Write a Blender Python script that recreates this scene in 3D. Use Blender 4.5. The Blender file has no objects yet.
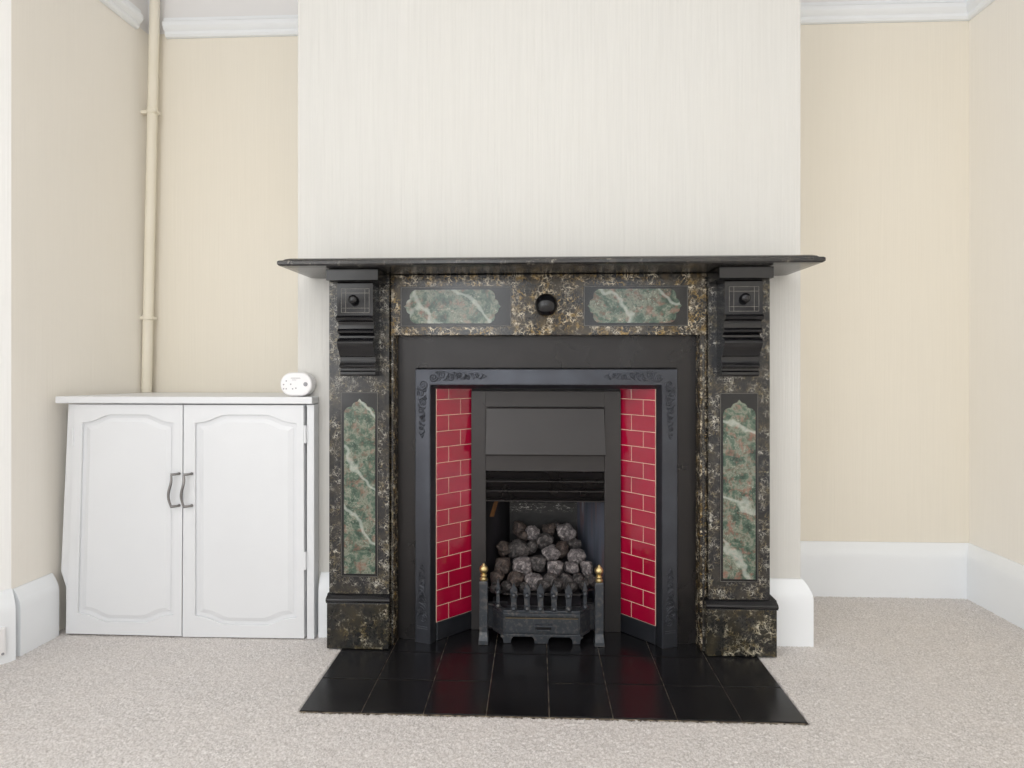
import bpy, bmesh, math, random
import numpy as np
from mathutils import Vector, Matrix, noise as mnoise
random.seed(7)
sc = bpy.context.scene
COL = sc.collection

# ------------------------------------------------------------------ helpers
class G:
    """collects vertices / faces, with a material index per face"""
    def __init__(s): s.v=[]; s.f=[]; s.m=[]
    def add(s, vs, fs, mi=0):
        b=len(s.v); s.v+= [tuple(v) for v in vs]
        for f in fs: s.f.append([b+i for i in f]); s.m.append(mi)
        return s
    def box(s,x0,x1,y0,y1,z0,z1,mi=0):
        return s.add([(x0,y0,z0),(x1,y0,z0),(x1,y1,z0),(x0,y1,z0),(x0,y0,z1),(x1,y0,z1),(x1,y1,z1),(x0,y1,z1)],
          [(0,3,2,1),(4,5,6,7),(0,1,5,4),(1,2,6,5),(2,3,7,6),(3,0,4,7)],mi)
    def prism(s,pts,a,b,axis='Y',mi=0):
        """polygon extruded; axis Y: pts are (x,z); X: pts (y,z); Z: pts (x,y)"""
        def P(p,t):
            return (p[0],t,p[1]) if axis=='Y' else (t,p[0],p[1]) if axis=='X' else (p[0],p[1],t)
        n=len(pts); vs=[P(p,a) for p in pts]+[P(p,b) for p in pts]
        fs=[list(range(n)),list(range(2*n-1,n-1,-1))]+[(i,(i+1)%n,n+(i+1)%n,n+i) for i in range(n)]
        return s.add(vs,fs,mi)
    def tube(s,path,r,n=10,mi=0,caps=True):
        path=[Vector(p) for p in path]; rs=r if isinstance(r,(list,tuple)) else [r]*len(path)
        rings=[]; up=None
        for i,p in enumerate(path):
            t=(path[min(i+1,len(path)-1)]-path[max(i-1,0)]).normalized()
            if up is None: up=Vector((0,0,1)) if abs(t.z)<.9 else Vector((1,0,0))
            a=t.cross(up).normalized(); up=a.cross(t).normalized()
            rings.append([p+(a*math.cos(k*2*math.pi/n)+up*math.sin(k*2*math.pi/n))*rs[i] for k in range(n)])
        vs=[v for R in rings for v in R]; fs=[]
        for i in range(len(path)-1):
            for k in range(n): fs.append((i*n+k,i*n+(k+1)%n,(i+1)*n+(k+1)%n,(i+1)*n+k))
        if caps: fs+=[list(range(n)),list(range(len(vs)-1,len(vs)-n-1,-1))]
        return s.add(vs,fs,mi)
    def lathe(s,prof,c,axis='Z',n=24,mi=0):
        """prof: (radius, height along the axis)"""
        vs=[]; fs=[]
        for r,h in prof:
            for k in range(n):
                a=2*math.pi*k/n; u,w=r*math.cos(a),r*math.sin(a)
                vs.append((c[0]+u,c[1]+w,c[2]+h) if axis=='Z' else (c[0]+u,c[1]-h,c[2]+w) if axis=='Y' else (c[0]+h,c[1]+u,c[2]+w))
        m=len(prof)
        for i in range(m-1):
            for k in range(n): fs.append((i*n+k,i*n+(k+1)%n,(i+1)*n+(k+1)%n,(i+1)*n+k))
        fs+=[list(range(n)),list(range(m*n-1,(m-1)*n-1,-1))]
        return s.add(vs,fs,mi)
    def ring(s,inner,outer,yf,yb,mi=0):
        """flat frame between two star-shaped (x,z) polygons, front at yf and back at yb"""
        cx=sum(p[0] for p in inner)/len(inner); cz=sum(p[1] for p in inner)/len(inner)
        def hit(poly,a):
            dx,dz=math.cos(a),math.sin(a); best=None
            for i in range(len(poly)):
                ax,az=poly[i][0]-cx,poly[i][1]-cz; bx,bz=poly[(i+1)%len(poly)][0]-cx,poly[(i+1)%len(poly)][1]-cz
                ex,ez=bx-ax,bz-az; den=dx*ez-dz*ex
                if abs(den)<1e-12: continue
                t=(ax*ez-az*ex)/den; u=(ax*dz-az*dx)/den
                if t>0 and -1e-6<=u<=1+1e-6: best=t if best is None else max(best,t)
            return (cx+dx*best,cz+dz*best)
        an=sorted({round(math.atan2(p[1]-cz,p[0]-cx),6) for p in inner+outer})
        I=[hit(inner,a) for a in an]; O=[hit(outer,a) for a in an]; n=len(an)
        vs=[(p[0],yf,p[1]) for p in I]+[(p[0],yf,p[1]) for p in O]+[(p[0],yb,p[1]) for p in I]+[(p[0],yb,p[1]) for p in O]
        fs=[]
        for i in range(n):
            j=(i+1)%n
            fs+=[(i,j,n+j,n+i),(2*n+i,3*n+i,3*n+j,2*n+j),(i,2*n+i,2*n+j,j),(n+i,n+j,3*n+j,3*n+i)]
        return s.add(vs,fs,mi)
    def sweep(s,prof,x0,x1,z0,zt,sz=1.0,mi=0):
        """a three-sided moulding (up, across, down) round an opening; prof: (outward offset, y)"""
        vs=[]; 
        for d,y in prof: vs+=[(x0-d,y,z0),(x0-d,y,zt+d*sz),(x1+d,y,zt+d*sz),(x1+d,y,z0)]
        fs=[(4*i+k,4*i+k+1,4*i+4+k+1,4*i+4+k) for i in range(len(prof)-1) for k in range(3)]
        return s.add(vs,fs,mi)
    def build(s,name,mats,parent=None,smooth=False,bevel=0,seg=2,angle=40,**kw):
        me=bpy.data.meshes.new(name); me.from_pydata(s.v,[],s.f)
        mats=mats if isinstance(mats,(list,tuple)) else [mats]
        for m in mats: me.materials.append(m)
        for p,mi in zip(me.polygons,s.m): p.material_index=mi
        bm=bmesh.new(); bm.from_mesh(me); bmesh.ops.recalc_face_normals(bm,faces=bm.faces); bm.to_mesh(me); bm.free()
        if smooth:
            for p in me.polygons: p.use_smooth=True
            try: me.set_sharp_from_angle(angle=math.radians(angle))
            except Exception: pass
        o=bpy.data.objects.new(name,me); COL.objects.link(o)
        if parent: o.parent=parent
        if bevel:
            b=o.modifiers.new('bevel','BEVEL'); b.width=bevel; b.segments=seg; b.limit_method='ANGLE'; b.angle_limit=math.radians(35)
        for k,val in kw.items(): o[k]=val
        return o
def thing(name,label,category,group=None):
    o=bpy.data.objects.new(name,None); COL.objects.link(o); o.empty_display_size=.05
    o['label']=label; o['category']=category
    if group: o['group']=group
    return o
def structure(o): o['kind']='structure'; return o

# ------------------------------------------------------------------ materials
class N:
    def __init__(s,name):
        s.m=bpy.data.materials.new(name); s.m.use_nodes=True; s.t=s.m.node_tree; s.t.nodes.clear()
        s.out=s.n('ShaderNodeOutputMaterial'); s.b=s.n('ShaderNodeBsdfPrincipled'); s.l(s.b.outputs[0],s.out.inputs[0])
        s.tc=s.n('ShaderNodeTexCoord').outputs['Object']
    def n(s,t,**k):
        x=s.t.nodes.new(t)
        for a,b in k.items(): setattr(x,a,b)
        return x
    def l(s,a,b): s.t.links.new(a,b)
    def map(s,scale,src=None,loc=(0,0,0)):
        x=s.n('ShaderNodeMapping'); x.inputs['Scale'].default_value=scale; x.inputs['Location'].default_value=loc; s.l(src or s.tc,x.inputs[0]); return x.outputs[0]
    def noise(s,scale,detail=3,src=None,dist=0,rough=.5,col=False):
        x=s.n('ShaderNodeTexNoise'); x.inputs['Scale'].default_value=scale; x.inputs['Detail'].default_value=detail
        x.inputs['Distortion'].default_value=dist; x.inputs['Roughness'].default_value=rough; s.l(src or s.tc,x.inputs['Vector'])
        return x.outputs['Color' if col else 0]
    def voro(s,scale,src=None,feature='DISTANCE_TO_EDGE'):
        x=s.n('ShaderNodeTexVoronoi',feature=feature); x.inputs['Scale'].default_value=scale; s.l(src or s.tc,x.inputs['Vector']); return x.outputs[0]
    def ramp(s,src,stops):
        x=s.n('ShaderNodeValToRGB'); e=x.color_ramp.elements
        while len(e)<len(stops): e.new(.5)
        for i,(p,c) in enumerate(stops):
            e[i].position=p; e[i].color=(c,c,c,1) if isinstance(c,(int,float)) else (*c,1)
        s.l(src,x.inputs[0]); return x.outputs[0]
    def mix(s,f,a,b,mode='MIX'):
        x=s.n('ShaderNodeMix',data_type='RGBA',blend_type=mode)
        for v,i in ((f,0),(a,6),(b,7)):
            if isinstance(v,(int,float)): x.inputs[i].default_value=v if i==0 else (v,v,v,1)
            elif isinstance(v,tuple): x.inputs[i].default_value=(*v,1)
            else: s.l(v,x.inputs[i])
        return x.outputs[2]
    def math(s,op,a,b):
        x=s.n('ShaderNodeMath',operation=op)
        for v,i in ((a,0),(b,1)):
            if isinstance(v,(int,float)): x.inputs[i].default_value=v
            else: s.l(v,x.inputs[i])
        return x.outputs[0]
    def warp(s,amount,scale,src=None):
        c=s.noise(scale,3,src,col=True)
        a=s.n('ShaderNodeVectorMath',operation='MULTIPLY_ADD'); s.l(c,a.inputs[0]); a.inputs[1].default_value=(amount,)*3; s.l(src or s.tc,a.inputs[2]); return a.outputs[0]
    def bump(s,h,strength,dist=.001):
        x=s.n('ShaderNodeBump'); x.inputs['Strength'].default_value=strength; x.inputs['Distance'].default_value=dist
        s.l(h,x.inputs['Height']); s.l(x.outputs[0],s.b.inputs['Normal'])
    def set(s,color=None,rough=None,metal=None,**k):
        for key,v in (('Base Color',color),('Roughness',rough),('Metallic',metal),*k.items()):
            if v is None: continue
            i=s.b.inputs[key]
            if isinstance(v,tuple): i.default_value=(*v,1)
            elif isinstance(v,(int,float)): i.default_value=v
            else: s.l(v,i)
        return s.m
def C(r,g,b):
    f=lambda v:(v/255/12.92) if v/255<=.04045 else ((v/255+.055)/1.055)**2.4
    return (f(r),f(g),f(b))

def wallpaper(name,col,rib=.5,var=.04):
    a=N(name)
    st=a.map((1,1,.02)); h=a.noise(210,2,st)
    cells=a.map((150,150,2.4)); fine=a.noise(1,2,cells)
    c0=a.mix(a.ramp(h,[(.3,0),(.7,1)]),tuple(x*(1-var) for x in col),tuple(min(1,x*(1+var)) for x in col))
    c=a.mix(a.ramp(a.noise(3,2),[(.3,0),(.75,.5)]),c0,tuple(x*y for x,y in zip(col,(1,.99,.975))))
    a.bump(a.math('ADD',h,a.math('MULTIPLY',fine,.7)),rib,.0012)
    return a.set(c,.85)
M={}
M['paper_breast']=wallpaper('breast_wallpaper',C(213,212,208),.6,.03)
M['paper_pier_lit']=wallpaper('lit_pier_wallpaper',C(248,248,247),.6,.02)  # brighter wallpaper copy: the light on the pier is put into its colour
M['paper']=wallpaper('alcove_wallpaper',C(233,227,214),.25,.012)
M['paper_side']=wallpaper('side_wallpaper',C(242,238,230),.3,.012)
a=N('white_paint'); a.bump(a.noise(60,4),.05,.002); M['white']=a.set(a.mix(a.noise(4,3),C(234,237,240),C(240,243,246)),.42)
a=N('cupboard_paint'); a.bump(a.noise(45,4,a.map((1,1,.3))),.08,.002); M['cupboard']=a.set(a.mix(a.noise(5,3),C(220,222,225),C(227,229,232)),.38)
a=N('plaster_white'); M['plaster']=a.set(a.mix(a.noise(3,2),C(229,228,228),C(234,233,233)),.8)
a=N('cream_pipe_paint'); M['pipe']=a.set(a.mix(a.noise(6,3),C(229,222,203),C(236,230,216)),.45)
a=N('dark_gap'); M['gap']=a.set(C(120,112,104),.9)
a=N('carpet')
n1=a.noise(260,3); n2=a.noise(9,3)
c=a.mix(a.ramp(n1,[(.3,0),(.7,1)]),C(178,172,168),C(236,232,230))
c=a.mix(a.ramp(n2,[(.35,0),(.7,.30)]),c,C(222,215,210))
a.bump(a.noise(420,2),.35,.002); M['carpet']=a.set(c,.95)

def dark_marble(name,base,vein_a,vein_b,amount,scale=60,seed=0,rough=.16):
    a=N(name); src=a.map((1,1,1),loc=(seed,seed*.7,0)); w=a.warp(.02,40,src)
    w2=a.warp(.022,75,a.warp(.03,22,src))
    e=a.voro(scale,w2); bright=a.ramp(a.noise(scale*1.1,4,src,rough=.75),[(.40,.1),(.58,1)])
    v=a.math('MULTIPLY',a.ramp(e,[(0,1),(.035,.8),(.095,0)]),bright)
    e2=a.voro(scale*2.1,a.warp(.015,110,src)); v2=a.ramp(e2,[(0,.75),(.06,.4),(.12,0)])
    mask=a.ramp(a.noise(24,5,src,rough=.7),[(.56-amount*.2,.05),(.56-amount*.2+.12,1)])
    mask2=a.ramp(a.noise(55,4,src,rough=.7),[(.47,0),(.56,1)])
    vv=a.math('MULTIPLY',a.math('MAXIMUM',v,a.math('MULTIPLY',v2,mask2)),mask)
    vc=a.mix(a.ramp(a.noise(38,3,src),[(.42,0),(.62,1)]),vein_a,vein_b)
    bc=a.mix(a.ramp(a.noise(20,4,src),[(.45,0),(.75,.6)]),base,tuple(x*.28+y*.72 for x,y in zip(vein_a,base)))
    return a.set(a.mix(vv,bc,vc),rough)
M['frieze']=dark_marble('gold_veined_marble',C(27,25,24),C(158,128,66),C(240,228,204),.68,54,3)
M['pilaster']=dark_marble('grey_veined_marble',C(32,32,35),C(126,114,84),C(204,200,188),.62,84,1)
M['plinth']=dark_marble('brown_veined_marble',C(31,31,30),C(124,108,68),C(214,206,184),.34,46,6)
M['shelf']=dark_marble('worn_black_marble',C(42,41,42),C(92,86,72),C(190,184,170),.05,90,9,.2)
def green_marble(name,seed,warm):
    a=N(name); src=a.map((1,1,1),loc=(seed,0,seed*.3)); w=a.warp(.05,12,src)
    n=a.noise(26,8,w,rough=.7); g=a.ramp(n,[(.30,C(28,40,34)),(.42,C(56,76,64)),(.49,C(80,98,84)),(.54,C(126,128,114)),(.59,C(86,98,84)),(.66,C(104,80,68)),(.74,C(144,132,118))])
    r=a.ramp(a.noise(40,6,w,rough=.7),[(.52,0),(.64,warm)]); g=a.mix(r,g,C(140,92,80))
    wv=a.n('ShaderNodeTexWave',wave_type='BANDS',bands_direction='DIAGONAL'); wv.inputs['Scale'].default_value=3.1; wv.inputs['Distortion'].default_value=5; wv.inputs['Detail'].default_value=3; wv.inputs['Detail Scale'].default_value=2.2; a.l(src,wv.inputs[0])
    v=a.ramp(wv.outputs[1],[(.972,0),(.999,.42)]); g=a.mix(v,g,C(200,205,196))
    sp=a.math('MULTIPLY',a.ramp(a.noise(170,3,src,rough=.7),[(.56,0),(.66,.6)]),a.ramp(a.noise(25,3,src),[(.42,0),(.6,1)])); g=a.mix(sp,g,C(185,188,172))
    return a.set(g,.15)
M['green_a']=green_marble('green_marble_left',2.3,.5)
M['green_b']=green_marble('green_marble_right',5.1,.7)
M['green_c']=green_marble('green_marble_frieze',8.2,.55)
a=N('black_slate'); a.bump(a.noise(60,3),.03,.002); M['slate']=a.set(a.mix(a.noise(14,4),C(14,14,16),C(22,22,25)),a.ramp(a.noise(9,4),[(.3,.12),(.7,.22)]))
a=N('engraved_line'); M['inlay']=a.set(a.mix(a.noise(150,2),C(70,68,66),C(150,145,135)),.5)
a=N('cast_iron_black'); a.bump(a.noise(260,3),.12,.0006)
M['iron']=a.set(a.mix(a.noise(12,4),C(30,28,28),C(42,39,39)),a.ramp(a.noise(8,4),[(.3,.24),(.7,.36)]),.4)
a=N('cast_iron_polished'); a.bump(a.noise(300,2),.1,.0005)
M['iron_gloss']=a.set(a.mix(a.noise(14,3),C(56,57,62),C(74,77,84)),a.ramp(a.noise(10,3),[(.3,.30),(.7,.38)]),.75)
a=N('satin_black_steel'); M['steel']=a.set(a.mix(a.noise(5,3),C(44,42,42),C(56,53,53)),.36,.35)
a=N('fret_iron'); a.bump(a.noise(200,3),.2,.001)
M['fret']=a.set(a.mix(a.ramp(a.noise(90,4),[(.5,0),(.8,1)]),C(66,70,76),C(112,108,104)),.36,.5)
a=N('firebox_steel'); st=a.map((1,1,.2)); n=a.noise(22,5,st)
M['firebox']=a.set(a.mix(a.ramp(n,[(.4,0),(.75,1)]),C(22,21,23),C(52,50,56)),.5,.2)
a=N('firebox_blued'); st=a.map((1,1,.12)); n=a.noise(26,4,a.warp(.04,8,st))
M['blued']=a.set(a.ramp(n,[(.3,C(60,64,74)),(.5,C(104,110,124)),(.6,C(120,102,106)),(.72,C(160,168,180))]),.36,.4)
a=N('fireback'); sx=a.n('ShaderNodeSeparateXYZ'); a.l(a.tc,sx.inputs[0])
band=a.ramp(a.math('ADD',sx.outputs['Z'],a.math('MULTIPLY',a.noise(14,3),.05)),[(.352,0),(.370,.9),(.384,.9),(.395,0)])
n=a.ramp(a.noise(85,5,a.map((.7,1,1.6)),dist=1.2,rough=.7),[(.55,0),(.63,1)])
a.bump(a.noise(80,5),.6,.004)
M['fireback']=a.set(a.mix(a.math('MULTIPLY',band,n),a.mix(a.noise(30,4),C(20,20,21),C(44,43,43)),C(190,186,180)),.6)
a=N('ruby_glaze'); n=a.noise(10,3)
M['tile']=a.set(a.mix(n,C(134,8,40),C(168,14,54)),.09,0,**{'Coat Weight':.6,'Coat Roughness':.04}); a.bump(a.noise(22,2),.1,.003)
a=N('cream_grout'); M['grout']=a.set(a.mix(a.noise(80,3),C(222,180,160),C(240,220,200)),.8)
a=N('hearth_tile'); a.bump(a.noise(22,3),.05,.002)
sp=a.ramp(a.voro(55,None,'F1'),[(.0,1),(.035,0)]); sp=a.math('MULTIPLY',sp,a.ramp(a.noise(5,2),[(.5,0),(.62,1)]))
M['hearth']=a.set(a.mix(sp,a.mix(a.noise(6,3),C(20,20,22),C(27,26,28)),C(130,115,105)),a.ramp(a.noise(12,4),[(.3,.17),(.7,.27)]))
a=N('hearth_joint'); M['joint']=a.set(a.mix(a.ramp(a.noise(45,3),[(.4,0),(.6,1)]),C(70,62,56),C(150,138,120)),.8)
a=N('brass'); M['brass']=a.set(a.mix(a.noise(60,3),C(190,165,110),C(216,198,150)),.3,.9)
a=N('brushed_nickel'); M['nickel']=a.set(C(140,138,138),.3,.9)
def coalmat(name,a0,a1,a2):
    a=N(name); v=a.noise(75,6,dist=1.0,rough=.7)
    a.bump(a.math('ADD',a.noise(120,5,rough=.7),a.voro(90,None,'F1')),.8,.005)
    return a.set(a.ramp(v,[(.36,a0),(.52,a1),(.68,a2)]),.65)
M['coal_dark']=coalmat('coal_dark',C(18,17,18),C(58,54,54),C(112,106,104))
M['coal_pale']=coalmat('coal_pale',C(46,44,46),C(104,98,99),C(176,168,166))
M['coal_brown']=coalmat('coal_brown',C(24,20,19),C(64,54,50),C(104,88,80))
a=N('dull_brass'); M['brass_dull']=a.set(a.mix(a.noise(70,3),C(80,72,60),C(150,130,96)),.5,.4)
a=N('white_plastic'); M['plastic']=a.set(C(236,235,236),.3)
a=N('grey_print'); M['print']=a.set(C(150,150,154),.5)
a=N('rust'); M['rust']=a.set(a.mix(a.noise(60,4),C(90,60,34),C(150,105,60)),.7)

# ------------------------------------------------------------------ room
BX0,BX1,BY=-.747,.802,1.84      # chimney breast
AY=2.235                        # alcove back wall
CZ=2.62
LW=lambda y:-1.515+(y-1.67)*(.022/.56)   # left wall line
RX=1.578
# floor: carpet as a fine height field in front of the fire, coarse elsewhere
def make_floor():
    xs=np.concatenate([np.array([-1.75]),np.arange(-1.56,1.62,.0032),np.array([1.8])])
    ys=np.concatenate([np.array([-2.6,-1.0,.6,1.0]),np.arange(1.16,2.26,.0034),np.array([2.4])])
    X,Y=np.meshgrid(xs,ys); rng=np.random.default_rng(3)
    Z=rng.random(X.shape)*.003
    fine=(X>-1.56)&(X<1.62)&(Y>1.16)&(Y<2.26)
    Z[~fine]=.002
    jx=(rng.random(X.shape)-.5)*.002*fine; jy=(rng.random(X.shape)-.5)*.002*fine
    hole=((X+jx*2>-.577)&(X+jx*2<.641)&(Y+jy*2>1.4215)&(Y<1.95))
    Z[hole]=-.012
    v=np.stack([X+jx,Y+jy,Z],-1).reshape(-1,3); ny,nx=X.shape
    i=np.arange(ny*nx).reshape(ny,nx); f=np.stack([i[:-1,:-1],i[:-1,1:],i[1:,1:],i[1:,:-1]],-1).reshape(-1,4)
    me=bpy.data.meshes.new('floor'); me.vertices.add(len(v)); me.vertices.foreach_set('co',v.ravel())
    me.loops.add(f.size); me.loops.foreach_set('vertex_index',f.ravel().astype(np.int32))
    me.polygons.add(len(f)); me.polygons.foreach_set('loop_start',(np.arange(len(f))*4).astype(np.int32))
    me.update(calc_edges=True); me.validate(); me.materials.append(M['carpet'])
    o=bpy.data.objects.new('floor',me); COL.objects.link(o); structure(o)
make_floor()
structure(G().box(-1.8,1.8,-2.6,2.4,CZ,CZ+.05).build('ceiling',M['plaster']))
RZ0,RZ1=2.098,2.168             # picture rail
def wall(name,g,mats): return structure(g.build(name,mats))
g=G(); g.box(-1.56,BX0,AY,AY+.08,0,RZ0+.02,0); g.box(-1.56,BX0,AY,AY+.08,RZ0+.02,CZ,1); wall('wall_back_left',g,[M['paper'],M['plaster']])
g=G(); g.box(BX1,1.66,AY,AY+.08,0,RZ0+.02,0); g.box(BX1,1.66,AY,AY+.08,RZ0+.02,CZ,1); wall('wall_back_right',g,[M['paper'],M['plaster']])
g=G()
for z0,z1,mi in ((0,RZ0+.02,0),(RZ0+.02,CZ,1)):
    g.prism([(LW(AY),AY),(LW(1.66),1.66),(-1.70,1.66),(-1.70,AY)],z0,z1,'Z',mi)
wall('wall_left',g,[M['paper_side'],M['plaster']])
g=G(); g.prism([(-1.70,-2.5),(-1.60,-2.5),(-1.60,1.525),(-1.5154,1.66),(-1.70,1.66)],0,CZ,'Z'); wall('wall_left_pier',g,[M['paper_pier_lit']])
g=G(); g.box(RX,RX+.1,-2.5,AY,0,RZ0+.02,0); g.box(RX,RX+.1,-2.5,AY,RZ0+.02,CZ,1); wall('wall_right',g,[M['paper_side'],M['plaster']])
# chimney breast with the fire opening left in it
g=G(); g.box(BX0,-.40,BY,AY,0,CZ); g.box(.455,BX1,BY,AY,0,CZ); g.box(-.40,.455,BY,AY,.91,CZ); g.box(-.40,.455,2.13,AY,0,.91)
wall('wall_chimney_breast',g,M['paper_breast'])
# rear wall behind the camera with two window openings
WIN=[(-1.2,-.2),(.35,1.2)]
g=G(); g.box(-1.70,RX+.1,-2.58,-2.5,0,.5); g.box(-1.70,RX+.1,-2.58,-2.5,2.3,CZ)
for x0,x1 in ((-1.70,-1.2),(-.2,.35),(1.2,RX+.1)): g.box(x0,x1,-2.58,-2.5,.5,2.3)
wall('wall_rear',g,M['paper_side'])
for k,(x0,x1) in enumerate(WIN):
    g=G(); 
    for a0,a1,b0,b1 in ((x0,x0+.05,.5,2.3),(x1-.05,x1,.5,2.3),(x0,x1,.5,.56),(x0,x1,2.24,2.3),(x0,x1,1.38,1.43)): g.box(a0,a1,-2.57,-2.52,b0,b1)
    structure(g.build('window_%d'%(k+1),M['white']))
# skirting boards (profile: protrusion, height)
SK=[(0,0),(.026,0),(.026,.135),(.0255,.148),(.0235,.158),(.0215,.163),(.0205,.165),(.0195,.168),(.014,.180),(.008,.189),(.004,.195),(0,.196)]
def skirting(name,path,closed_ends=True,prof=SK,mat=None):
    """path of (x,y) wall-line points; the board stands to the right of the travel direction"""
    P=[Vector((*p,0)) for p in path]; n=len(P); nor=[]
    for i in range(n-1):
        d=(P[i+1]-P[i]).normalized(); nor.append(Vector((d.y,-d.x,0)))
    vs=[]; fs=[]; m=len(prof)
    for i in range(n):
        if i==0: o=nor[0]
        elif i==n-1: o=nor[-1]
        else:
            o=(nor[i-1]+nor[i]); o=o/(1+nor[i-1].dot(nor[i]))
        for d,z in prof: vs.append(P[i]+o*d+Vector((0,0,z)))
    for i in range(n-1):
        for k in range(m): fs.append((i*m+k,i*m+(k+1)%m,(i+1)*m+(k+1)%m,(i+1)*m+k))
    fs+=[list(range(m)),list(range(n*m-1,(n-1)*m-1,-1))]
    g=G().add(vs,fs); return structure(g.build(name,mat or M['white'],smooth=True,angle=25))
skirting('baseboard_right',[(.700,BY-.001),(BX1+.001,BY-.001),(BX1+.001,AY-.001),(RX-.001,AY-.001),(RX-.001,-2.4)])
skirting('baseboard_breast_left',[(-.672,BY-.001),(-.630,BY-.001)])
skirting('baseboard_left',[(-1.5142,1.662),(LW(1.795)+.001,1.795)])
SK2=[(d*1.25+.002 if d or z else 0,z) for d,z in SK[:-1]]+[(0,.199)]
skirting('baseboard_left_pier',[(-1.599,-2.4),(-1.599,1.525),(-1.5145,1.660)],prof=[(0,0)]+SK2[1:])
PR=[(0,0),(.010,.002),(.016,.010),(.016,.020),(.024,.026),(.030,.036),(.030,.050),(.022,.058),(.020,.070),(0,.070)]
def rail(name,path): 
    return skirting(name,path,prof=[(d,z+RZ0) for d,z in PR])
rail('trim_1',[(LW(1.67)+.001,1.67),(LW(2.17)+.001,2.165)])
rail('trim_2',[(-1.418,AY-.001),(BX0-.001,AY-.001)])
rail('trim_3',[(BX1+.001,AY-.001),(RX-.001,AY-.001),(RX-.001,1.0)])
# painted pipe in the left corner
pt=thing('water_pipe','cream painted vertical pipe rising from behind the white cupboard in the left alcove corner','pipe')
def pipe_at(z): t=(z-.75)/(2.1-.75); return Vector((-1.474+.030*t,2.196,z))
G().tube([pipe_at(.741),pipe_at(1.4),pipe_at(2.0),pipe_at(CZ-.002)],.0175,20).build('pipe',M['pipe'],pt,smooth=True)
for z in (1.80,1.022):
    g=G(); p=pipe_at(z); g.tube([p-Vector((0,0,.008)),p+Vector((0,0,.008))],.0205,20)
    g.box(p.x-.042,p.x-.012,p.y-.008,p.y+.012,z-.006,z+.006); g.box(p.x+.010,p.x+.026,p.y-.02,p.y+.012,z-.005,z+.004)
    g.build('pipe_clip',M['pipe'],pt,smooth=True,bevel=.0015)
# socket on the left skirting
so=thing('wall_socket','white plastic socket plate fixed to the skirting at the left edge','socket')
so.location=(-1.4800,1.6500,0); so.rotation_euler=(0,0,math.atan2(-.848,-.530))
# local x runs along the skirting face away from the corner, local y points into the room
g=G(); g.box(.034,.120,-.001,.010,.027,.107); g.build('socket_plate',M['plastic'],so,bevel=.004)
g=G(); g.tube([(.042,.009,.034),(.042,.0112,.034)],.0035,12); g.build('screw',M['print'],so)
g=G(); g.box(.085,.105,.009,.014,.070,.092); g.build('rocker_switch',M['plastic'],so,bevel=.001)

# ------------------------------------------------------------------ cupboard
cu=thing('cupboard','low white painted two-door cupboard built into the left alcove','cupboard')
FY=1.805
g=G(); g.prism([(-1.487,1.782),(-.680,1.782),(-.680,BY-.002),(BX0-.004,BY-.002),(BX0-.004,AY-.004),(-1.482,AY-.004)],.7255,.747,'Z')
g.v=[(x,y,z-(y-1.782)*.018) for x,y,z in g.v]; g.build('cupboard_top',M['cupboard'],cu,bevel=.003)
g=G(); g.prism([(-1.450,.722),(-1.436,.722),(-1.470,.02),(-1.470,.15),(-1.486,.199),(-1.462,.722)],FY-.001,FY+.018)
g.box(-.703,-.680,FY-.006,BY-.003,.003,.722); g.box(-1.455,-.703,FY+.0125,FY+.018,.714,.722)
g.build('face_frame',M['cupboard'],cu,bevel=.0015)
g=G(); g.box(-1.44,-1.42,FY+.022,AY-.01,.006,.712); g.box(BX0-.024,BX0-.005,FY+.022,AY-.01,.006,.712); g.box(-1.42,BX0-.024,AY-.02,AY-.01,.006,.712); g.box(-1.42,BX0-.024,FY+.03,AY-.02,.006,.02)
g.build('carcass',M['cupboard'],cu)
def ogee_rect(x0,x1,z0,z1,drop=.026,n=14,xb0=None,xb1=None):
    """rectangle whose top and bottom edges dip to the corners in an ogee"""
    xb0=x0 if xb0 is None else xb0; xb1=x1 if xb1 is None else xb1
    def sh(t):
        u=min(t,1-t); 
        if u<.05: return 1-.10*(u/.05)
        if u>.32: return 0
        k=(u-.05)/.27; return .9*(.5+.5*math.cos(math.pi*k))
    ts=[i/(2*n) for i in range(2*n+1)]
    bot=[(xb0+(xb1-xb0)*t, z0+drop*sh(t)) for t in ts]; top=[(x0+(x1-x0)*t, z1-drop*sh(t)) for t in reversed(ts)]
    return bot+top
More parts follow.
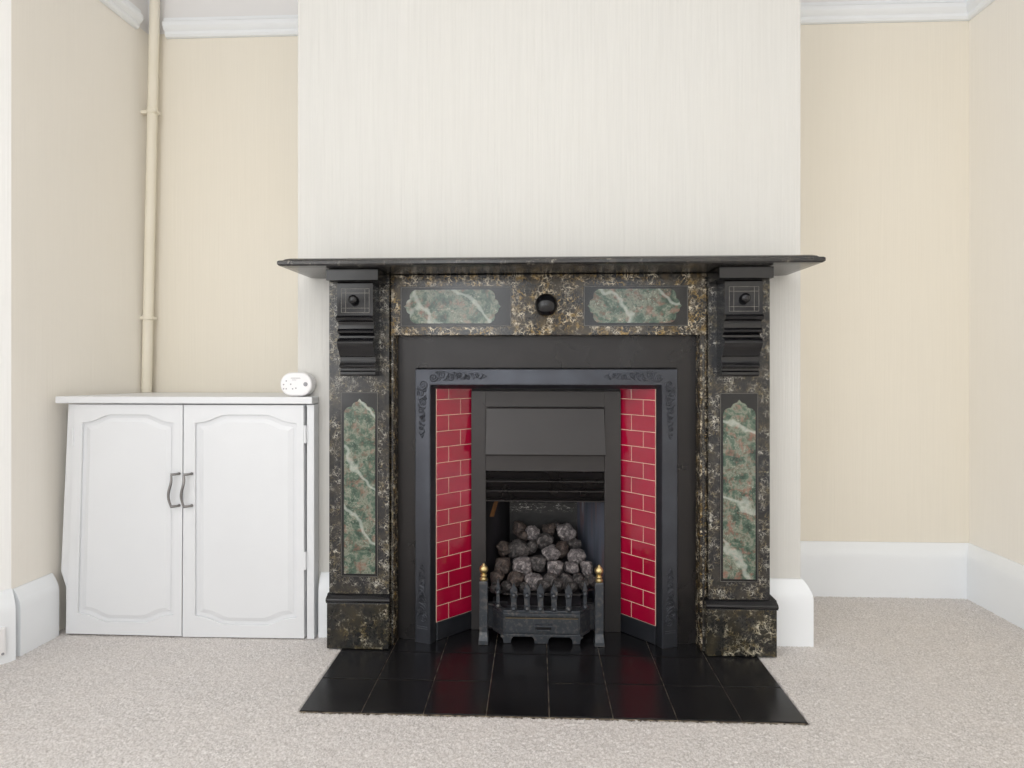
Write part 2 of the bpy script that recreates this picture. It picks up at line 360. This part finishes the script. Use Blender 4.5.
def door(outer,inner,inner2,hx,hinges,parent,lab):
    g=G(); g.prism(outer,FY-.003,FY+.012); 
    g.ring(inner,outer,FY-.0105,FY-.003)
    # sloped edge then flat raised field
    n=len(inner2); cx=sum(p[0] for p in inner2)/n; cz=sum(p[1] for p in inner2)/n
    inn3=[(cx+(p[0]-cx)*.90,cz+(p[1]-cz)*.962) for p in inner2]
    vs=[(p[0],FY-.004,p[1]) for p in inner2]+[(p[0],FY-.0085,p[1]) for p in inn3]
    g.add(vs,[(i,(i+1)%n,n+(i+1)%n,n+i) for i in range(n)]+[list(range(n,2*n))])
    d=g.build('door',M['cupboard'],parent,bevel=.0018)
    # S-curved bow handle
    g=G(); z0,z1=.410,.508; y=FY-.028; hx+=.003; pts=[]
    for i in range(17):
        t=i/16; pts.append((hx+.0042*math.sin((t-.08)*2*math.pi)*(-1)+.001, y-.004*math.sin(math.pi*t), z0+(z1-z0)*t))
    g.tube(pts,[.0030+.0012*math.sin(math.pi*t/16) for t in range(17)],10)
    for p in (pts[0],pts[-1]): 
        g.tube([(p[0]-.002,p[1],p[2]),(p[0]+.014,FY-.020,p[2]+.001),(p[0]+.016,FY-.0118,p[2]+.001)],[.0042,.0034,.005],10)
    g.build('handle',M['nickel'],d,smooth=True,label='curved brushed metal bow handle')
    for hxx,z in hinges:
        g=G(); g.tube([(hxx,FY-.010,z-.027),(hxx,FY-.010,z+.027)],.0042,10); g.box(hxx-.008,hxx+.008,FY-.007,FY-.0035,z-.024,z+.024)
        g.build('hinge',M['cupboard'],d,smooth=True)
    return d
door([(-1.463,.008),(-1.094,.006),(-1.090,.7215),(-1.434,.7215)], ogee_rect(-1.409,-1.118,.046,.690,xb0=-1.425,xb1=-1.120), ogee_rect(-1.398,-1.130,.056,.679,xb0=-1.414,xb1=-1.132),-1.122,[(-1.439,.62)],cu,'left')
door([(-1.091,.004),(-.709,.006),(-.711,.7215),(-1.087,.7215)], ogee_rect(-1.051,-.734,.044,.690), ogee_rect(-1.040,-.745,.054,.679),-1.082,[(-.706,.632),(-.706,.245)],cu,'right')
# alarm unit on the cupboard
al=thing('alarm_unit','white oval plastic alarm unit with small grey buttons, on the cupboard top beside the mantelpiece','alarm')
def stadium(cx,cz,hw,hh,n=14):
    r=hh*.98; p=[]
    for s in (1,-1):
        for i in range(n+1):
            a=-math.pi/2+math.pi*i/n
            p.append((cx+s*(hw-r)+s*r*math.cos(a), cz+s*r*math.sin(a)*hh/r))
    return p
g=G(); g.prism(stadium(-.736,.785,.050,.036),1.797,1.835); al_body=g.build('casing',M['plastic'],al,smooth=True,bevel=.005,seg=3)
g=G(); g.lathe([(.0065,-.001),(.0065,.0012),(.0055,.002),(.0001,.002)],(-.706,1.797,.785),'Y',16); g.build('test_button',M['print'],al)
g=G()
for i,(dx,dz) in enumerate(((-.034,-.001),(-.026,.010),(-.012,.0),(-.006,-.014),(-.026,-.014),(-.034,-.014),(.004,-.012))):
    g.lathe([(.0022,-.001),(.0022,.0006),(.0001,.0006)],(-.740+dx,1.797,.785+dz),'Y',8)
g.box(-.752,-.722,1.7963,1.7975,.803,.8045); g.box(-.748,-.735,1.7963,1.7975,.7975,.7988)
g.build('printed_marks',M['print'],al)

# ------------------------------------------------------------------ hearth
HY=[1.4225,1.575,1.728,1.896]; HX=[-.575+.1517*k for k in range(9)]
g=G(); g.box(-.575,.6386,1.4225,1.896,-.01,.0020,1)
def htile(x0,x1,y0,y1):
    j=.0009; b=.0015; x0+=j;x1-=j;y0+=.0017;y1-=.0017; t=.0045
    g.add([(x0,y0,.001),(x1,y0,.001),(x1,y1,.001),(x0,y1,.001),(x0,y0,t-.0008),(x1,y0,t-.0008),(x1,y1,t-.0008),(x0,y1,t-.0008),
      (x0+b,y0+b,t),(x1-b,y0+b,t),(x1-b,y1-b,t),(x0+b,y1-b,t)],
      [(0,1,5,4),(1,2,6,5),(2,3,7,6),(3,0,4,7),(4,5,9,8),(5,6,10,9),(6,7,11,10),(7,4,8,11),(8,9,10,11)],0)
for i in range(8):
    for j in range(3):
        if i==3 and j<2:
            if j==0: htile(HX[3],HX[4],HY[0],HY[2])
            continue
        htile(HX[i],HX[i+1],HY[j],HY[j+1])
he=g.build('hearth',[M['hearth'],M['joint']])
he['label']='hearth of glossy black square tiles laid flat in front of the fireplace'; he['category']='hearth'

# ------------------------------------------------------------------ fireplace surround
fs=thing('fireplace_surround','black marble fireplace surround with veined pilasters, green inlaid panels and a wide mantel shelf','fireplace')
# mantel shelf
SX0,SX1,SY=-.709,.764,1.602
g=G(); loops=[(.040,1.104),(.034,1.110),(.026,1.1145),(.005,1.116),(0,1.120),(0,1.1275),(.004,1.131),(.012,1.1325),(.016,1.136),(.022,1.1385),(.026,1.140)]
vs=[]
for d,z in loops: vs+=[(SX0+d,SY+d,z),(SX1-d,SY+d,z),(SX1-d,BY-.002,z),(SX0+d,BY-.002,z)]
f=[(4*i+k,4*i+(k+1)%4,4*i+4+(k+1)%4,4*i+4+k) for i in range(len(loops)-1) for k in range(4)]+[(3,2,1,0),(4*len(loops)-4,4*len(loops)-3,4*len(loops)-2,4*len(loops)-1)]
# the two lowest loops form a bed mould only under the middle, so they stand further in
g.add(vs[8:],[tuple(i-8 for i in q) for q in f if min(q)>=8]+[(3,2,1,0)])
g.build('mantel_shelf',M['shelf'],fs)
PY=1.75; FZ0,FZ1=.933,1.108; FRY=1.765
g=G(); g.box(-.4345,.4995,FRY,BY-.003,FZ0,1.1125)
fr=g.build('frieze',M['frieze'],fs,bevel=.001)
# slips down the sides of the opening
for x0,x1 in ((-.4345,-.424),(.481,.4995)):
    g=G(); g.box(x0,x1,FRY,BY-.003,.0062,FZ0-.0005)
    n_=g.build('opening_slip',M['frieze'],fs,bevel=.001)
    g=G(); xm=(x0+x1)/2; w=.0035; g.prism([(xm-w,.006),(xm+w,.006),(xm+w,FZ0-.002),(xm-w,FZ0-.002)],FRY-.003,FRY+.001); g.build('bead',M['pilaster'],n_,bevel=.002)
def outline(g,x0,x1,z0,z1,y,w=.0009,mi=0):
    for a0,a1,b0,b1 in ((x0,x1,z0,z0+w),(x0,x1,z1-w,z1),(x0,x0+w,z0,z1),(x1-w,x1,z0,z1)): g.box(a0,a1,y-.0003,y+.0005,b0,b1,mi)
def ogee_v(x0,x1,z0,z1):
    """tall inlay with a scalloped pointed head"""
    c=(x0+x1)/2; w=(x1-x0)/2; P=[(x0,z0),(x1,z0)]
    def arc(xa,za,xb,zb,bulge,n=6):
        out=[]
        for i in range(1,n+1):
            t=i/n; nx,nz=(zb-za),-(xb-xa); k=bulge*4*t*(1-t); out.append((xa+(xb-xa)*t+nx*k, za+(zb-za)*t+nz*k))
        return out
    P+=[(x1,z1-.042)]+arc(x1,z1-.042,c+.50*w,z1-.024,.22)+arc(c+.50*w,z1-.024,c+.14*w,z1-.009,.20)+[(c,z1)]
    L=[(2*c-px_,pz) for px_,pz in P[2:-1]]
    return P+list(reversed(L))
def ogee_h(x0,x1,z0,z1):
    c=(z0+z1)/2; h=(z1-z0)/2
    def arc(xa,za,xb,zb,bulge,n=6):
        return [(xa+(xb-xa)*i/n+(zb-za)*bulge*4*(i/n)*(1-i/n), za+(zb-za)*i/n-(xb-xa)*bulge*4*(i/n)*(1-i/n)) for i in range(1,n+1)]
    R=[(x1-.034,z0)]+arc(x1-.034,z0,x1-.018,c-.45*h,.22)+arc(x1-.018,c-.45*h,x1-.007,c-.12*h,.2)+[(x1,c)]
    R+= [(p[0],2*c-p[1]) for p in reversed(R[:-1])]
    m=(x0+x1)/2; Lf=[(2*m-p[0],2*c-(p[1])) for p in R]
    return R+Lf
for (a0,a1,b0,b1) in ((-.405,-.073,-.394,-.104),(.140,.446,.151,.428)):
    g=G(); g.box(a0,a1,FRY-.0015,FRY+.001,.958,1.078,0); outline(g,a0+.002,a1-.002,.960,1.076,FRY-.0016,mi=1)
    g.build('plaque',[M['slate'],M['inlay']],fr,label='black rectangular plaque on the frieze')
    g=G(); g.prism(ogee_h(b0,b1,.968,1.068),FRY-.003,FRY+.0005); g.build('inlay_panel',M['green_c'],fr,label='long green and pink marble inlay with shaped ends')
g=G(); R=.0335; g.lathe([(.020,-.002),(.021,.006),(.030,.010)]+[(R*math.cos(a),.022+R*math.sin(a)*.9) for a in [i*math.pi/20 for i in range(-4,10)]]+[(.0004,.022+R*.9)],(.030,FRY,1.020),'Y',32)
g.build('boss',M['slate'],fr,smooth=True,label='round polished black knob in the middle of the frieze')
def pilaster(x0,x1,px0,px1,ix0,ix1,cbx,capx,plx,gm,kx,gz):
    g=G(); g.box(x0,x1,PY,BY-.003,.164,1.1125); outline(g,x0+.011,x1-.011,.20,1.05,PY-.0002)
    p=g.build('pilaster',M['pilaster'],fs,bevel=.001)
    g=G(); g.box(px0,px1,PY-.0015,PY+.001,.214,.764,0); outline(g,px0+.0015,px1-.0015,.216,.762,PY-.0016,mi=1)
    g.build('plaque',[M['slate'],M['inlay']],p,label='tall black plaque on the pilaster')
    g=G(); g.prism(ogee_v(ix0,ix1,gz,.744),PY-.003,PY+.0005); g.build('inlay_panel',gm,p,label='tall green and pink marble inlay with a pointed head')
    # plinth
    g=G(); g.box(plx[0],plx[1],1.735,BY-.003,.0062,.140); pl_=g.build('plinth',M['plinth'],fs,bevel=.0015)
    g=G(); a,b=plx[0]-.002,plx[1]+.003
    prof=[(BY-.003,.1405),(1.7345,.1405),(1.733,.1415),(1.7345,.1435),(1.7315,.145),(1.7305,.148),(1.7305,.152),(1.733,.155),(1.743,.160),(1.747,.164),(BY-.003,.164)]
    g.prism(prof,a,b,'X'); g.build('plinth_moulding',M['slate'],pl_,smooth=True,angle=50)
    # corbel
    c0,c1=cbx; B=PY-.001
    prof=[(B,1.080),(1.683,1.080),(1.676,1.0765),(1.676,.9860),(1.6745,.984),(1.668,.9825),(1.665,.978),(1.667,.973),(1.673,.969),(1.684,.967),(1.687,.958),(1.686,.948),(1.680,.944),(1.678,.940),(1.680,.936),(1.690,.934),(1.696,.928),(1.696,.922),
          (1.684,.919),(1.677,.914),(1.674,.906),(1.677,.897),(1.686,.888),(1.694,.878),(1.697,.870),(1.705,.8675),(1.706,.860),(1.703,.850),(1.697,.845),(1.695,.841),(1.698,.836),(1.708,.834),(1.708,.828),(1.702,.824),(1.702,.817),(1.706,.812),(B,.810)]
    g=G(); g.prism(prof,c0,c1,'X'); cb=g.build('corbel',M['slate'],fs,smooth=True,angle=38)
    g=G(); g.box(capx[0],capx[1],1.645,B,1.0812,1.1125); g.box(capx[0]+.004,capx[1]-.004,1.668,B,1.0795,1.0812); g.build('corbel_cap',M['slate'],cb,bevel=.002)
    g=G(); m0,m1=c0+.012,c1-.010; zz0,zz1=.993,1.062; y=1.6758
    for x in (m0,m0+.0125,m1-.0135,m1-.001): g.box(x,x+.0009,y-.0002,y+.0004,zz0,zz1)
    for z in (zz0,zz0+.0125,zz1-.0135,zz1-.001): g.box(m0,m1,y-.0002,y+.0004,z,z+.0009)
    g.build('engraved_square',M['inlay'],cb,label='thin pale engraved square around the small knob')
    g=G(); g.lathe([(.010,-.002),(.010,.001),(.0125,.003),(.0135,.007),(.0125,.011),(.0095,.0145),(.005,.0165),(.0004,.017)],(kx,1.676,1.030),'Y',20)
    g.build('knob',M['slate'],cb,smooth=True,label='small round black knob')
pilaster(-.616,-.436,-.581,-.468,-.570,-.477,(-.567,-.464),(-.588,-.441),(-.618,-.4335),M['green_a'],-.519,.224)
pilaster(.501,.676,.533,.643,.542,.634,(.524,.628),(.5005,.646),(.492,.6905),M['green_b'],.579,.224)

# ------------------------------------------------------------------ cast iron insert
ins=thing('fireplace_insert','black cast iron fireplace insert with red tiled cheeks and a steel hood','fireplace insert')
X0,X1,ZT=-.305,.360,.772
g=G(); g.sweep([(.060,1.838),(.060,1.8135),(.064,1.812),(.074,1.812),(.1078,1.812),(.1079,1.838)],X0,X1,.0050,ZT,1.0)
g.box(-.4235,.4805,1.812,1.822,.8798,.9325); g.box(-.4235,-.4128,1.812,1.822,.0062,.8798); g.box(.4678,.4805,1.812,1.822,.0062,.8798)
g.build('outer_plate',M['iron'],ins)
g=G(); g.sweep([(0,1.860),(0,1.801),(.002,1.795),(.007,1.789),(.010,1.7835),(.013,1.7795),(.016,1.7785),(.019,1.779),(.0575,1.7905),(.060,1.7905),(.0615,1.793),(.062,1.798),(.0625,1.834)],X0,X1,.0050,ZT,.97)
mf=g.build('moulded_frame',M['iron_gloss'],ins,smooth=True,angle=30)
# relief scrollwork at the ends of each arm
def spiral(g,c,r,turns,dirn,plane,th=.0016,start=0):
    pts=[]; n=int(14*turns)
    for i in range(n+1):
        t=i/n; rr=r*(1-.85*t); a=start+dirn*t*turns*2*math.pi; pts.append(plane(c[0]+rr*math.cos(a),c[1]+rr*math.sin(a)))
    g.tube(pts,[th*(1-.4*i/n) for i in range(n+1)],6)
def scrolls(side,which):
    """which: 'top' arm, 'up' upper leg, 'down' lower leg; u runs along the arm, w across its face"""
    g=G()
    def plane(u,w):
        d=.0205+w; y=1.7792+.0115*w/.037-.0012
        if which=='top': return ((X0-.022+u) if side<0 else (X1+.022-u), y, ZT+d*.97)
        return ((X0-d) if side<0 else (X1+d), y, (ZT+.030-u) if which=='up' else (.062+u))
    n=6
    for k in range(n):
        u=.018+.026*k; s=1 if k%2 else -1; sc_=1-.09*k
        spiral(g,(u,.0185+s*.004),.0135*sc_,1.7,s,plane,th=.0021,start=k*.9)
        g.tube([plane(u+.004,.0185-s*.014*sc_),plane(u+.013,.0185-s*.006),plane(u+.020,.0185+s*.010*sc_),plane(u+.014,.0185+s*.015*sc_)],[.0009,.0023,.0020,.0008],6)
        spiral(g,(u+.013,.0185-s*.011*sc_),.0060*sc_,1.2,-s,plane,th=.0017,start=k)
    g.tube([plane(.018+.026*n-.008,.012),plane(.018+.026*n+.004,.0185),plane(.018+.026*n-.008,.025)],[.001,.0022,.001],6)
    if which=='down':
        for u in (-.008,-.014): g.tube([plane(u,.002),plane(u,.034)],.0013,6)
    g.build('relief_scrollwork',M['iron_gloss'],mf,smooth=True)
for s in (-1,1):
    for w in ('top','up','down'): scrolls(s,w)
# tiled cheeks
XI0,XI1,YI=-.205,.266,1.893
def cheek(side):
    P0=Vector((X0+.001,1.802,0)) if side<0 else Vector((X1-.001,1.802,0)); P1=Vector((XI0,YI,0)) if side<0 else Vector((XI1,YI,0))
    D=P1-P0; L=D.length; D.normalize(); Nn=Vector((D.y,-D.x,0)) 
    if Nn.y>0: Nn=-Nn
    g=G()
    def slab(u0,u1,z0,z1,t0,t1,ch,mi):
        def P(u,z,t): return P0+D*u+Nn*t+Vector((0,0,z))
        vs=[P(u0,z0,t0),P(u1,z0,t0),P(u1,z1,t0),P(u0,z1,t0),P(u0,z0,t1-ch),P(u1,z0,t1-ch),P(u1,z1,t1-ch),P(u0,z1,t1-ch),P(u0+ch,z0+ch,t1),P(u1-ch,z0+ch,t1),P(u1-ch,z1-ch,t1),P(u0+ch,z1-ch,t1)]
        g.add(vs,[(0,1,5,4),(1,2,6,5),(2,3,7,6),(3,0,4,7),(4,5,9,8),(5,6,10,9),(6,7,11,10),(7,4,8,11),(8,9,10,11)],mi)
    slab(0,L,.060,.790,-.006,.0008,.0,1)
    j=.0011
    for k in range(16):
        z1=.738-(k-1)*.0484; z0=z1-.0484
        if k==0: z0,z1=.738,.786
        if z0<.058: break
        fr_=(1/3 if k%2==0 else 2/3) if side<0 else (2/3 if k%2==0 else 1/3)
        for a,b in ((0,fr_*L),(fr_*L,L)): slab(a+j,b-j,z0+j,z1-j,0,.003,.0012,0)
    g.build('tiled_cheek',[M['tile'],M['grout']],ins,label='glossy red brick-pattern tiles with pale joints')
    g=G()
    slab(0,L,.005,.0595,-.006,.004,.002,0); g.m=[0]*len(g.m); g.build('kick_plate',M['iron_gloss'],ins)
cheek(-1); cheek(1)
g=G(); g.box(X0-.03,X1+.03,1.836,1.905,.791,.80); g.box(XI0-.01,XI1+.01,1.897,1.905,.755,.79); g.build('soffit',M['firebox'],ins)
# centre plate round the fire opening, with hood and louvres
OX0,OX1,OZ=-.159,.215,.508
g=G(); yf,yb=1.880,1.893
g.box(XI0,OX0,yf,yb,.0050,.762); g.box(OX1,XI1,yf,yb,.0050,.762); g.box(OX0,OX1,yf+.003,yb,OZ,.762); g.box(OX0,OX1,yf,yf+.003,.712,.762)
fp=g.build('front_plate',M['steel'],ins,bevel=.0008)
for sx,xa,xb in ((1,XI0,OX0),(-1,XI1,OX1)):
    g=G(); g.prism([(xa,.762),(xa+sx*.0012,.762),(xb+sx*.0012,.712),(xb,.712)],yf-.0003,yf+.0005)
    g.build('mitre_line',M['iron'],fp)
g=G(); t,b=.7105,.561
def hood_sec(x0,x1,yt,z): return [(x0,yf+.0028,z),(x1,yf+.0028,z),(x1,yt,z),(x0,yt,z)]
vs=hood_sec(-.154,.211,1.876,t)+hood_sec(-.155,.212,1.872,t-.004)+hood_sec(-.158,.216,1.853,b+.004)+hood_sec(-.158,.216,1.855,b)
g.add(vs,[(4*i+k,4*i+(k+1)%4,4*i+4+(k+1)%4,4*i+4+k) for i in range(3) for k in range(4)]+[(0,1,2,3),(15,14,13,12)])
g.build('hood',M['steel'],fp,label='plain black steel hood plate')
for z in (.505,.474,.443):
    g=G(); g.prism([(1.884,z),(1.888,z),(1.902,z-.026),(1.885,z-.028),(1.882,z-.0245),(1.898,z-.022)],OX0+.001,OX1-.001,'X'); g.box(OX0+.001,OX1-.001,1.8805,1.8835,z-.0305,z-.0275); g.build('louvre',M['iron'],fp)
# firebox
g=G(); BXa,BXb,BYk=-.092,.142,2.075
for xa,xb in ((OX0-.006,BXa),):
    g.prism([(xa,1.8935),(xb,BYk),(xb-.006,BYk),(xa-.006,1.8935)],.006,.53,'Z')
g.box(OX0-.012,OX1+.012,1.8935,BYk+.01,.53,.536); g.box(OX0-.012,OX1+.012,1.8935,BYk+.01,.0045,.0060)
fb=g.build('firebox',M['firebox'],ins)
g=G(); g.prism([(OX1+.006,1.8935),(BXb,BYk),(BXb+.006,BYk),(OX1+.012,1.8935)],.006,.53,'Z'); g.build('right_side_plate',M['blued'],fb,label='bluish metal side of the firebox')
g=G(); g.box(BXa-.006,BXb+.006,BYk,BYk+.01,.006,.53)
g.box(BXa,BXb,BYk-.006,BYk,.325,.366); g.build('fireback',M['fireback'],fb,label='dark fireback with pale scuffs')
g=G(); 
def lp(t,z,o=.0012): # point on left side plate
    return Vector((OX0-.006+(BXa-OX0+.006)*t+o, 1.8935+(BYk-1.8935)*t, z))
g.add([lp(.18,.352),lp(.34,.345),lp(.58,.402),lp(.42,.408)],[(0,1,2,3)]); g.build('rust_streak',M['rust'],fb,label='orange brown rust streak')

# ------------------------------------------------------------------ grate and fret
gr=thing('fire_fret','black iron fire fret and basket with pointed bars and brass finials, standing on the hearth','fire fret')
HZ=.0052
for x in (-.158,.189):
    g=G(); w=.0125
    s=[(w*1.18,w*1.1,HZ),(w*1.12,w*1.05,HZ+.012),(w*.95,w,HZ+.035),(w*1.0,w,HZ+.055),(w,w,HZ+.058),(w,w,.190),(w*.8,w*.8,.193)]
    vs=[];
    for a,b_,z in s: vs+=[(x-a,1.797-b_-(.006 if z<.02 else 0),z),(x+a,1.797-b_-(.006 if z<.02 else 0),z),(x+a,1.797+b_,z),(x-a,1.797+b_,z)]
    g.add(vs,[(4*i+k,4*i+(k+1)%4,4*i+4+(k+1)%4,4*i+4+k) for i in range(len(s)-1) for k in range(4)]+[(3,2,1,0),(24,25,26,27)])
    p=g.build('post',M['fret'],gr,bevel=.001)
    g=G(); g.lathe([(.0105,0),(.0115,.002),(.0115,.006),(.008,.010),(.0085,.013),(.0105,.0155),(.0085,.018),(.006,.020),(.0085,.023),(.012,.028),(.0135,.033),(.012,.039),(.008,.044),(.0045,.047),(.003,.050),(.0003,.052)],(x,1.797,.1925),'Z',24)
    g.build('brass_finial',M['brass'],p,smooth=True,label='small turned brass finial')
# bowed fret front: footprint line (x, y)
FL=[(-.148,1.842),(-.133,1.836),(-.098,1.793),(.132,1.793),(.166,1.836),(.180,1.842)]
def strip(g,line,z0,z1,t,mi=0):
    n=len(line); vs=[]
    for x,y in line: vs+=[(x,y,z0),(x,y,z1),(x,y+t,z1),(x,y+t,z0)]
    g.add(vs,[(4*i+k,4*i+(k+1)%4,4*i+4+(k+1)%4,4*i+4+k) for i in range(n-1) for k in range(4)]+[(0,1,2,3),(4*n-1,4*n-2,4*n-3,4*n-4)],mi)
g=G(); strip(g,FL,.096,.104,.020); strip(g,[(x,y-.003) for x,y in FL],.086,.096,.012); strip(g,[(x,y+.003) for x,y in FL],.030,.088,.006); strip(g,[(x,y-.002) for x,y in FL[1:-1]],.0255,.033,.010)
# feet and arched gaps under the fret
for a,b_ in ((-.098,-.076),(-.004,.036),(.110,.132)): g.prism([(a,HZ),(b_,HZ),(b_+.002,.018),(b_+.010,.0265),(a-.010,.0265),(a-.002,.018)],1.792,1.806)
fp2=g.build('fret_panel',M['fret'],gr,bevel=.0012)
g=G(); g.box(-.094,.128,1.7895,1.794,.036,.083); ad=g.build('ash_door',M['fret'],gr,bevel=.002,label='plain iron ash door')
g=G(); g.prism([(-.004,.060),(.048,.060),(.045,.050),(-.001,.050)],1.788,1.790,mi=1); g.box(-.005,.049,1.777,1.790,.0605,.0655); g.box(.001,.043,1.780,1.790,.0485,.0515); g.build('handle',[M['fret'],M['iron']],ad,bevel=.001)
g=G(); g.box(-.092,.126,1.7885,1.7900,.0815,.0835); g.build('worn_top_edge',M['brass_dull'],ad)
def tine(x,y,hw,z1=.186):
    g=G(); g.prism([(x-hw,.104),(x+hw,.104),(x+hw*.8,.115),(x+hw*.8,.138),(x+hw,.150),(x+hw*1.05,.164),(x+hw*.6,.175),(x,z1),(x-hw*.6,.175),(x-hw*1.05,.164),(x-hw,.150),(x-hw*.8,.138),(x-hw*.8,.115)],y,y+.007)
    for z in (.110,.150): g.lathe([(.0085,0),(.0078,.004),(.005,.0075),(.0003,.009)],(x,y,z),'Y',12)
    g.build('pointed_bar',M['fret'],gr,bevel=.001)
for x in (-.067,-.027,.0135,.0545,.098): tine(x,1.7925,.0104)
tine(-.116,1.814,.0068,.192); tine(.149,1.814,.0068,.188)
g=G(); strip(g,[(x,y+.009) for x,y in FL],.147,.153,.004); g.build('rail',M['iron'],gr)
# bed carrying the coals
g=G(); g.prism([(1.822,.03),(1.822,.108),(1.835,.108),(1.89,.118),(2.01,.225),(2.060,.235),(2.060,.03)],-.088,.138,'X')
g.prism([(1.852,.03),(1.852,.108),(1.889,.108),(1.889,.03)],-.136,.176,'X')
g.build('fuel_bed',M['firebox'],gr)

# ------------------------------------------------------------------ coals
coals=[(-.059,2.015,.292,.0218),(-.044,1.994,.271,.0182),(-.013,1.998,.276,.025),(.045,2.013,.291,.0203),(.072,2.02,.299,.0136),(.1,2.003,.282,.0299),
(-.107,1.958,.236,.0245),(-.059,1.96,.239,.034),(-.015,1.964,.243,.0189),(.03,1.979,.258,.0262),(.082,1.96,.24,.0245),(.125,1.971,.252,.019),(.049,1.948,.229,.0281),(.134,1.939,.222,.0243),
(-.107,1.916,.198,.0286),(-.044,1.91,.194,.0303),(.006,1.922,.205,.0287),(.061,1.909,.194,.0257),(.112,1.909,.195,.023),(.162,1.909,.195,.0239),
(-.125,1.882,.169,.0217),(-.066,1.876,.165,.0262),(-.007,1.871,.161,.027),(.047,1.872,.163,.0248),(.096,1.874,.166,.0235),(.132,1.878,.169,.019),(.17,1.874,.167,.0162),
(-.09,1.853,.146,.0178),(.024,1.85,.145,.02),(.068,1.848,.144,.02),(-.034,1.848,.142,.0187),(.108,1.850,.140,.018),(.150,1.852,.140,.017),(-.128,1.848,.135,.016)]
pale={5,12,15,17,13,19,2,22,18}; brown={0,1,6,14,20,10,21,3}
special={5:'large knobbly pale coal at the upper right of the heap, against the fireback',
 2:'rounded pale grey coal in the top row of the heap, left of its middle',
 12:'rough pale coal in the very middle of the heap',
 15:'big blocky coal with a pale striped face, left of the middle of the heap',
 17:'square pale-topped coal right of the middle of the heap',
 19:'pale grey coal at the far right of the heap beside the right brass finial',
 7:'broadest dark grey coal of the heap, high on its left side',
 14:'brown blocky coal at the far left of the heap above the left brass finial',
 0:'dark brown coal at the top left corner of the heap',
 22:'flat-topped grey coal resting behind the pointed bars in the middle',
 13:'grey wedge-shaped coal on the right slope of the heap',
 6:'small brown coal on the left edge of the heap beside the broadest coal',
 18:'blocky grey coal between the square pale-topped coal and the far right coal',
 16:'dark blocky coal in the middle of the heap between two pale-faced ones'}
for i,(x,y,z,r) in enumerate(coals):
    if i>=27: z=.150+.006*(i%3); y+=.004
    rnd=random.Random(100+i); bm=bmesh.new(); bmesh.ops.create_icosphere(bm,subdivisions=4,radius=1)
    planes=[]
    for k in range(9):
        d=Vector((rnd.gauss(0,1),rnd.gauss(0,1),rnd.gauss(0,1))).normalized(); planes.append((d,rnd.uniform(.66,.88)))
    if i in (15,17,16,18,14,22,19):
        for d in ((1,0,0),(-1,0,0),(0,-1,0),(0,0,1),(0,0,-1)): planes.append(((Vector(d)+Vector((rnd.gauss(0,.12),rnd.gauss(0,.12),rnd.gauss(0,.12)))).normalized(),.74))
    off=Vector((i*3.1,i*1.7,0))
    for v in bm.verts:
        n0=v.co.normalized(); q=1.0
        for d,h in planes:
            dt=n0.dot(d)
            if dt>.01: q=min(q,h/dt)
        q*=1+.10*mnoise.fractal(n0*2.6+off,1,2,4)+.05*abs(mnoise.noise(n0*7+off))
        v.co=n0*q
    S=Vector((rnd.uniform(.95,1.2),rnd.uniform(.8,1),rnd.uniform(.92,1.1)))
    if i==7: S=Vector((1.15,.9,.95))
    for v in bm.verts: v.co=Vector((v.co.x*S.x,v.co.y*S.y,v.co.z*S.z))*r*1.10
    bm.normal_update()
    me=bpy.data.meshes.new('coal'); bm.to_mesh(me); bm.free()
    for p in me.polygons: p.use_smooth=True
    me.materials.append(M['coal_pale'] if i in pale else M['coal_brown'] if i in brown else M['coal_dark'])
    o=bpy.data.objects.new('coal',me); COL.objects.link(o); o.location=(x,y,z)
    o['category']='coal'; o['group']='coals heaped in the fire basket'
    o['label']=special.get(i, 'dark lumpy coal low in the heap just behind the pointed bars' if i>=20 else 'plain dark lumpy coal wedged in the upper half of the heap')

# ------------------------------------------------------------------ light, camera
def area(name,loc,rot,sx,sy,e,col):
    l=bpy.data.lights.new(name,'AREA'); l.shape='RECTANGLE'; l.size=sx; l.size_y=sy; l.energy=e; l.color=col
    o=bpy.data.objects.new(name,l); COL.objects.link(o); o.location=loc; o.rotation_euler=rot; return o
area('window_light_1',(-.7,-2.49,1.4),(math.radians(90),0,0),.98,1.75,17,(.97,.985,1))
area('window_light_2',(.78,-2.49,1.4),(math.radians(90),0,0),.83,1.75,6,(.97,.985,1))
area('window_light_3',(-1.585,-.60,1.35),(math.radians(90),0,math.radians(-90)),2.5,1.8,27,(.96,.98,1))
area('ceiling_fill',(0,-.9,CZ-.03),(0,0,0),2.6,2.8,22,(1,.995,.985))  # unseen fill panel under the ceiling, added to even out the room light
w=bpy.data.worlds.new('world'); sc.world=w; w.use_nodes=True; w.node_tree.nodes['Background'].inputs[0].default_value=(.9,.95,1,1); w.node_tree.nodes['Background'].inputs[1].default_value=1.0
cam=bpy.data.cameras.new('camera'); co=bpy.data.objects.new('camera',cam); COL.objects.link(co); sc.camera=co
cam.sensor_width=36; cam.lens=595/1024*36; cam.shift_y=-19/1024; cam.clip_start=.02
co.location=(0,0,.844); co.rotation_euler=(math.radians(90),0,math.atan(24/595))
sc.view_settings.view_transform='Standard'; sc.view_settings.look='None'; sc.view_settings.exposure=0; sc.view_settings.gamma=1
sc.cycles.max_bounces=10; sc.cycles.diffuse_bounces=6
try: sc.cycles.use_denoising=True
except Exception: pass
